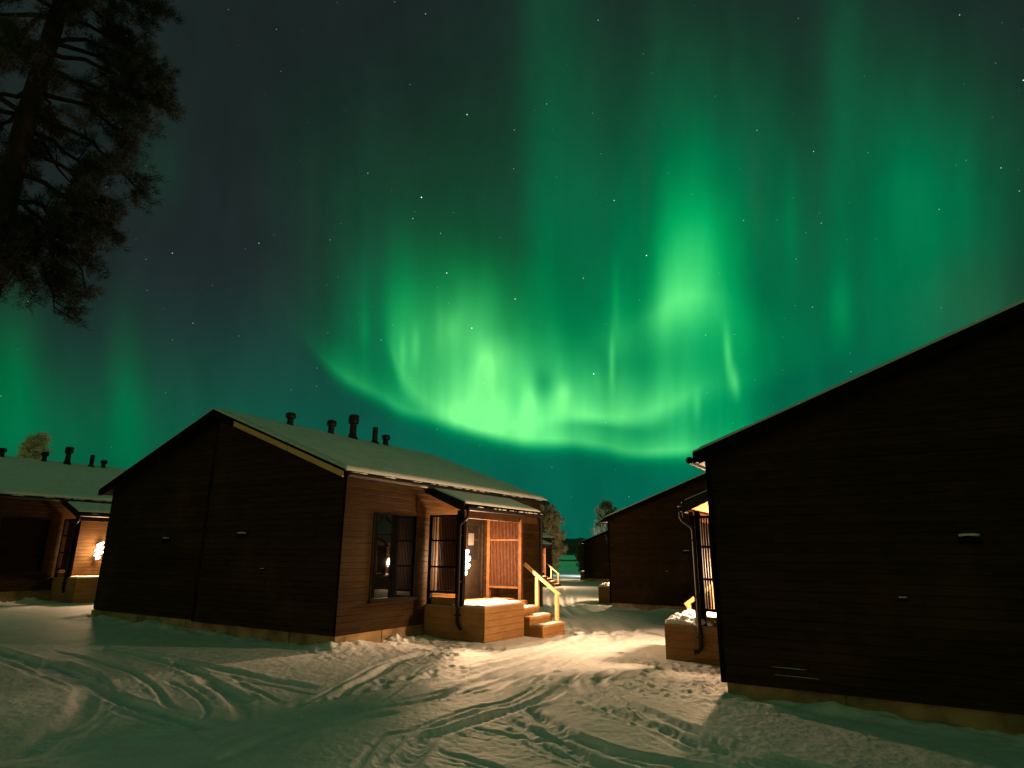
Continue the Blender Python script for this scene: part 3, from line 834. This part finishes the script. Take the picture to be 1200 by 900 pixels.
    c.prism([(cu, zt1 - .15), (-.001, zt0 - .12), (-.001, zt0), (cu, zt1)], cv0, cv1)
    can = c.build('porch_canopy', MAT['dark_wood'], root)
    c = MB(mr); c.prism([(cu + .05, zt1 - .17 + .02), (-.002, zt0 - .155 + .02), (-.002, zt0 - .122), (cu + .05, zt1 - .133)], cv0 + .06, cv1 - .06)
    c.build('soffit', MAT['soffit'], can)
    c = MB(mr); c.box(cv0 + .10, cv1 - .02, cu + .06, cu + .15, 2.60, 2.755); c.build('beam', MAT['screen_frame'], can, bevel=.005)
    c = MB(mr); c.box(cv0 + .10, cv0 + .19, cu + .175, cu + .265, .702, 2.77); c.build('post', MAT['dark_wood'], can, bevel=.005)
    c = MB(mr); c.prism([(cu - .012, zt1 - .20), (-.003, zt0 - .16), (-.003, zt0 + .02), (cu - .012, zt1 + .02)], cv0 - .035, cv0 - .002)
    c.build('rake_board', MAT['metal'], can)
    c = MB(mr); c.prism([(cu - .012, zt1 - .20), (-.003, zt0 - .16), (-.003, zt0 + .02), (cu - .012, zt1 + .02)], cv1 + .002, cv1 + .035)
    c.build('rake_board', MAT['metal'], can)
    snow_slab('snow_cover', can, cv0, cv1, cu - .03, -.02, lambda u: zt1 + (u - cu) * (zt0 - zt1) / (-cu), .05, 60, 26, 15 + mr, mr, .15)
    c = MB(mr); c.tube([(cv0, cu - .075, 2.80), (cv1, cu - .075, 2.80)], .05, 10)
    for i in range(6):
        vv = cv0 + .15 + i * .62; c.box(vv, vv + .03, cu - .13, cu, 2.845, 2.865)
    gt = c.build('gutter', MAT['metal'], can)
    g = MB(mr)
    for i in range(22):
        vv = R.uniform(cv0 + .02, cv1 - .02)
        P, F = lump_verts((vv, cu - .078, 2.852), R.uniform(.018, .038), R.randrange(9999), .5)
        g.add([(p_[0] + (p_[0] - vv) * 1.6, p_[1], p_[2]) for p_ in P], F)
    tag(g.build('snow_clump', MAT['snow'], can, smooth=True), kind='stuff')
    c = MB(mr)
    pth = [(cv0 + .05, cu - .075, 2.80), (cv0 + .05, cu - .075, 2.66), (cv0 + .05, cu - .05, 2.60), (cv0 + .05, cu + .12, 2.47), (cv0 + .05, cu + .15, 2.40), (cv0 + .05, cu + .15, .34), (cv0 + .05, cu + .10, .27), (cv0 + .02, cu + .03, .25)]
    c.tube(pth, .038, 10)
    for z in (2.2, 1.2, .5): c.box(cv0 - .002, cv0 + .105, cu + .095, cu + .205, z, z + .03)
    c.build('downspout', MAT['metal'], can)
    # second downspout at the far corner of the facade
    c = MB(mr); c.tube([(CL + .02, e0 - .07, ZE + rb), (CL + .02, e0 - .07, 3.1), (CL - .05, -.06, 2.95), (CL - .05, -.06, .3)], .04, 10); c.build('downspout', MAT['metal'], gut)
    # ---- wall lamp: its smeared glow shaped as tilted discs on a back plate
    l = MB(mr); l.box(LAMP_V - .05, LAMP_V + .05, -.03, -.001, LAMP_Z - .22, LAMP_Z + .30)
    l.tube([(LAMP_V, -.03, LAMP_Z - .2), (LAMP_V, -.13, LAMP_Z - .24)], .012, 8)
    lamp = l.build('wall_lamp', MAT['metal'], root)
    for i, (r, dz_) in enumerate(((.075, -.22), (.140, -.07), (.150, .10), (.110, .27))):
        P, F = [], []
        n = 16; tilt = .5
        q = MB(mr)
        prof = [(r * .5, -.036), (r * .92, -.026), (r, 0), (r * .92, .026), (r * .5, .036)]
        q.lathe((0, 0, 0), prof, n)
        q.v = [(a, bb, c2 + a * tilt * mr * 1.0) for a, bb, c2 in q.v]
        q.v = [(a + mr * LAMP_V, bb - .18, c2 + LAMP_Z + dz_) for a, bb, c2 in q.v]
        q.build('glow_disc', MAT['lamp'], lamp, smooth=True)
    ld = bpy.data.lights.new('porch_light', 'POINT'); ld.energy = LAMP_W; ld.color = LAMP_COL; ld.shadow_soft_size = .18
    lo = bpy.data.objects.new('porch_light', ld); COL.objects.link(lo); lo.parent = lamp; lo.location = (mr * LAMP_V, -.36, LAMP_Z + .08)
    # ---- hooded vents on the near gable
    for u, z, r, dp, vv in ((3.08, 2.12, .125, .13, 0.0), (2.30, 1.43, .055, .07, 0.0), (6.23, 2.04, .11, .10, .12)):
        h = MB(mr); P = []; F = []
        n = 12
        for i in range(n + 1):
            a = math.pi * i / n
            for q_, rr in ((vv - .001, 1.0), (vv - dp * .8, 1.0), (vv - dp, .8)):
                P.append((q_, u + math.cos(a) * r * rr, z + math.sin(a) * r * .8 * rr))
        for i in range(n):
            for j in range(2):
                F.append((i * 3 + j, i * 3 + j + 1, (i + 1) * 3 + j + 1, (i + 1) * 3 + j))
        F.append(tuple(i * 3 + 2 for i in range(n + 1)))
        F.append(tuple(i * 3 for i in range(n + 1))[::-1]); F.append((0, n * 3, n * 3 + 1, 1)); F.append((1, n * 3 + 1, n * 3 + 2, 2))
        h.add(P, F)
        vent = h.build('wall_vent', MAT['dark_wood'], root)
        q = MB(mr)
        P, F = lump_verts((0, 0, 0), 1.0, 5)
        q.add([(vv - dp * .5 + p_[0] * dp * .48, u + p_[1] * r * .85, z + r * .80 + p_[2] * r * .36) for p_ in P], F)
        q.build('snow_cap', MAT['snow'], vent, smooth=True)
    return root

LA = build_cabin(1)
RB = build_cabin(-1, .12)

def place(root, k):
    x, y, z, mr = CABINS[k]
    root.location = (x, y, z)
    phi = math.atan2(cs, sn) if mr > 0 else math.atan2(-cs, -sn)
    root.rotation_euler = (0, 0, phi)
nb = copy_tree(LA); nb.location = LEFT_NEIGHBOUR; nb.rotation_euler = (0, 0, math.atan2(cs, sn))
for ch in nb.children_recursive:
    if ch.type == 'LIGHT':
        ch.data = ch.data.copy(); ch.data.energy = 650
GRP = 'dark timber holiday cabins along the snowy lane'
cab = {'A': LA, 'B': RB}
cab['D'] = copy_tree(LA); cab['F'] = copy_tree(LA); cab['C'] = copy_tree(RB); cab['E'] = copy_tree(RB)
for k in cab: place(cab[k], k)
for k, f_ in (('C', 1.2), ('D', .40), ('E', 1.2), ('F', 1.2)):
    for ch in cab[k].children_recursive:
        if ch.type == 'LIGHT':
            ch.data = ch.data.copy(); ch.data.energy = LAMP_W * f_
LABELS = {
 'A': 'large dark cabin with lit porch and pale boards along its gable edge',
 'B': 'huge near black cabin gable filling the right side of the view',
 'C': 'dark cabin partly hidden behind the big right gable, with lit planter deck beside the lane',
 'D': 'dark cabin at the far left edge, seen under its long green lit roof',
 'E': 'smallest distant dark gable right of the lane, in front of the far hills',
 'F': 'distant cabin peeking out behind the main cabin, only its porch canopy and stair rail showing'}
tag(nb, 'dark cabin with a lit porch just outside the left edge', 'cabin', GRP)
sr = copy_tree(RB); sr.location = (23.9, 18.9, -.45); sr.rotation_euler = (0, 0, math.atan2(-cs, -sn))
tag(sr, 'cabin whose lit porch is mirrored in the main cabin window', 'cabin', GRP)
for k in cab: tag(cab[k], LABELS[k], 'cabin', GRP)
# raw boards on the main cabin's gable edge
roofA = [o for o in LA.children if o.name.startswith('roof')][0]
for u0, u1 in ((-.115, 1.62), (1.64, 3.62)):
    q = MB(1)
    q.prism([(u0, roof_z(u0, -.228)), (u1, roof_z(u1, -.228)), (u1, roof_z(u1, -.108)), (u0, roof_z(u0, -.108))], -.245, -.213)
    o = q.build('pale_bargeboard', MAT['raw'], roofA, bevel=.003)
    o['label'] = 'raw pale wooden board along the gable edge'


# ------------------------------------------------------------------ trees
def needles(centres, dirs, n_per, length, width, rg, spread=.9):
    """tufts of needle blades: returns verts, tris"""
    C = np.repeat(centres, n_per, 0); D = np.repeat(dirs, n_per, 0)
    k = len(C)
    d = D + rg.normal(0, spread, (k, 3)); d /= np.linalg.norm(d, axis=1)[:, None] + 1e-9
    L = length * rg.uniform(.6, 1.2, (k, 1))
    s = np.cross(d, rg.normal(0, 1, (k, 3))); s /= np.linalg.norm(s, axis=1)[:, None] + 1e-9
    st = C + rg.normal(0, length * .25, (k, 3))
    a = st - s * width; b = st + s * width; c = st + d * L
    V = np.stack([a, b, c], 1).reshape(-1, 3)
    F = np.arange(k * 3).reshape(-1, 3)
    return V, F

def fast_mesh(name, V, F, mat, parent):
    me = bpy.data.meshes.new(name)
    me.vertices.add(len(V)); me.vertices.foreach_set('co', V.astype(np.float32).ravel())
    n = F.shape[1]
    me.loops.add(F.size); me.loops.foreach_set('vertex_index', F.astype(np.int32).ravel())
    me.polygons.add(len(F)); me.polygons.foreach_set('loop_start', (np.arange(len(F)) * n).astype(np.int32))
    me.update(calc_edges=True); me.materials.append(mat)
    o = bpy.data.objects.new(name, me); COL.objects.link(o); o.parent = parent
    return o

def bez(p0, p1, p2, n=9):
    t = np.linspace(0, 1, n)[:, None]
    return (1 - t) ** 2 * p0 + 2 * t * (1 - t) * p1 + t * t * p2

MAT['bark'] = mat_planks('pine_bark', (.022, .015, .010), (.060, .036, .021), pitch=.3, groove=.02, bump=1.0, grain=(9.0, 9.0, 4.0))
MAT['needle'] = mat_plain('pine_needles', (.026, .030, .016), .7, vary=.5, scale=1.5)
MAT['frost'] = mat_plain('frosted_twigs', (.85, .84, .60), .8, vary=.25, scale=.8)
MAT['frost_dim'] = mat_plain('frosted_needles', (.30, .31, .19), .8, vary=.4, scale=.9)

def pine(loc):
    rg = np.random.default_rng(8)
    root = empty('pine_tree', loc, 0)
    tag(root, 'tall dark pine with drooping needled limbs against the night sky', 'tree')
    tk = MB(1); H = 17.5
    pts = [(.05 * math.sin(z * .6), .04 * math.cos(z * .5), z) for z in np.linspace(-.3, H, 26)]
    tk.tube(pts, .235, 12, .05)
    limbs = []
    # limbs seen in the frame (tree-local end points), start height
    seen = [((1.55, .87, 9.75), 9.9), ((.75, .92, 10.7), 10.7), ((1.45, .47, 11.0), 10.6), ((1.85, .52, 9.05), 9.7), ((1.45, .77, 8.2), 8.9), ((.6, 1.14, 9.2), 9.4),
            ((1.75, .53, 7.45), 8.5), ((1.27, .64, 6.75), 7.9), ((.35, .9, 7.66), 8.0), ((1.52, .1, 6.15), 7.4), ((1.27, .4, 5.66), 6.9), ((.8, .42, 5.3), 6.6),
            ((.2, .57, 5.75), 6.6), ((.45, -.19, 5.4), 6.4), ((-.4, .72, 6.1), 6.9), ((1.07, .0, 6.1), 6.9), ((.6, -.2, 10.3), 10.0), ((.43, -.96, 8.9), 8.9), ((-.8, .63, 7.96), 8.3), ((-.28, .82, 8.6), 8.9),
            ((1.7, .3, 8.5), 9.3), ((1.6, .9, 9.3), 9.9), ((1.0, .8, 7.1), 8.2), ((.9, .2, 5.6), 6.7), ((1.2, 1.1, 10.4), 10.5)]
    for e, z in seen: limbs.append((np.array([e[0] * .90, e[1] * .95, e[2]]), z, True))
    for i in range(36):
        z = rg.uniform(6.5, 16.8); a = rg.uniform(0, 2 * math.pi)
        if z < 11.5 and (-1.2 < a < 2.0 or a > 5.1): a = rg.uniform(2.2, 5.0)
        r = (1.0 + 1.6 * math.sin(math.pi * min(1, (17.5 - z) / 13))) * rg.uniform(.6, 1.0)
        limbs.append((np.array([math.cos(a) * r, math.sin(a) * r, z - .4 + rg.uniform(-.4, .3)]), z, False))
    C = []; D = []
    for e, z, vis in limbs:
        s = np.array([0, 0, z]); mid = s * .45 + e * .55 + np.array([0, 0, .38 + rg.uniform(0, .25)]) + rg.normal(0, .10, 3)
        P = bez(s, mid, e, 9) + np.concatenate([np.zeros((1, 3)), rg.normal(0, .025, (8, 3))])
        tk.tube([tuple(p) for p in P], .045, 6, .010)
        for j in range(12 if vis else 8):
            t = rg.uniform(.42, 1.03); q = bez(s, mid, e, 60)[int(min(t, 1) * 59)]
            out = e - s; out[2] = 0; out /= np.linalg.norm(out) + 1e-6
            d = out * rg.uniform(.1, 1.0) + rg.normal(0, .55, 3) + np.array([0, 0, -.12]); d /= np.linalg.norm(d)
            Lb = rg.uniform(.28, .75) * (1.15 - .5 * t)
            q2 = q + d * Lb; qm = (q + q2) / 2 + rg.normal(0, .06, 3) + np.array([0, 0, .05])
            B = bez(q, qm, q2, 5)
            tk.tube([tuple(p) for p in B], .011, 4, .004, cap=False)
            m_ = 13
            for i in range(m_):
                tt = .25 + .75 * (i + rg.uniform(0, 1)) / m_
                pc = bez(q, qm, q2, 40)[min(39, int(tt * 39))] + rg.normal(0, .07, 3)
                C.append(pc); D.append(d * .7 + np.array([0, 0, .25]) + rg.normal(0, .3, 3))
    tk.build('trunk', MAT['bark'], root, smooth=True)
    V, F = needles(np.array(C), np.array(D), 24, .12, .0046, rg, .75)
    fast_mesh('crown', V, F, MAT['needle'], root)
    return root
pine((-7.74, 8.5, gz(-7.74, 8.5)))

def spruce(loc, H, R0, seed, mat, label, group=None, name='frosted_tree', round_=.0, tuft=26):
    rg = np.random.default_rng(seed)
    root = empty(name, loc, 0); tag(root, label, 'tree', group)
    tk = MB(1); tk.tube([(0, 0, -.2), (.03 * H * .1, 0, H * .5), (0, 0, H)], .02 * H + .03, 8, .02)
    C = []; D = []
    nb = int(90)
    for i in range(nb):
        t = (i + rg.uniform(0, 1)) / nb
        z = H * (.10 + .90 * t)
        prof = (1 - t) ** .75 if not round_ else (math.sin(math.pi * (.10 + .88 * t)) ** .6)
        r = R0 * prof * rg.uniform(.55, 1.12) + .12
        a = i * 2.399 + rg.uniform(-.5, .5)
        s = np.array([0, 0, z]); e = np.array([math.cos(a) * r, math.sin(a) * r, z - (.16 * r if not round_ else -.35 * r) + rg.uniform(-.1, .1) * H * .1])
        tk.tube([tuple(s), tuple((s + e) / 2 + np.array([0, 0, .06 * r])), tuple(e)], .02 + .004 * H * .3, 4, .006, cap=False)
        m_ = 5 + int(r * 6)
        for j in range(m_):
            q = s + (e - s) * rg.uniform(.25, 1.05) + rg.normal(0, .09 * R0 + .04, 3)
            C.append(q); D.append((e - s) / (np.linalg.norm(e - s) + 1e-6) + rg.normal(0, .5, 3))
    tk.build('trunk', MAT['bark'], root)
    sc_ = H / 7.0
    V, F = needles(np.array(C), np.array(D), tuft, .30 * sc_ + .05, .028 * sc_ + .004, rg, .9)
    fast_mesh('crown', V, F, mat, root)
    return root

spruce((3.9, 71, gz(3.9, 71)), 7.2, 2.0, 21, MAT['frost_dim'], 'tall rounded frosty tree rising beside the far corner of the main cabin', None, 'frosted_tree', 1.0)
spruce((12.6, 84, gz(12.6, 84)), 8.9, 1.9, 22, MAT['frost_dim'], 'round topped tree just showing above the roof edge of the cabin behind the big gable', None, 'frosted_tree', 1.0)
spruce((-33.2, 43, gz(-33, 43)), 9.3, 1.7, 23, MAT['frost'], 'pale frost covered spruce sticking up behind the far left roof', None, 'frosted_spruce')
spruce((8.6, 73, gz(8.6, 73)), 3.4, 1.1, 25, MAT['needle'], 'small dark bush at the left foot of the smallest distant cabin', None, 'bush', 1.0, 40)

# street lamp behind the smallest cabin: its cool light reaches the snow and trees by the shore
def yard_lamp(x, y):
    root = empty('street_lamp', (x, y, gz(x, y)), 0)
    tag(root, 'slim lamp post with cool light standing behind the smallest distant cabin', 'street lamp')
    p = MB(1); p.tube([(0, 0, -.3), (0, 0, 3.0), (-.1, 0, 3.25), (-.4, 0, 3.3)], .05, 8, .035); p.build('pole', MAT['metal'], root)
    p = MB(1); p.lathe((-.5, 0, 3.2), [(.06, .12), (.16, .06), (.18, 0), (.16, -.01)]); p.build('lamp_head', MAT['metal'], root)
    ld = bpy.data.lights.new('street_light', 'POINT'); ld.energy = 900; ld.color = (.80, 1.0, .95); ld.shadow_soft_size = .12
    lo = bpy.data.objects.new('street_light', ld); COL.objects.link(lo); lo.parent = root; lo.location = (-.5, 0, 3.0)
yard_lamp(9.6, 79)

for u0, hl, z in ((.90, .19, .527), (.97, .28, .432)):  # two thin pale streaks low on the near right gable wall
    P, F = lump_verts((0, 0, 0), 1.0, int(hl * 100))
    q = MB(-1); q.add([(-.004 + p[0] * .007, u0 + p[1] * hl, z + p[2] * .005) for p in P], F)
    q.build('pale_streak', MAT['snow_deck'], RB, smooth=True)
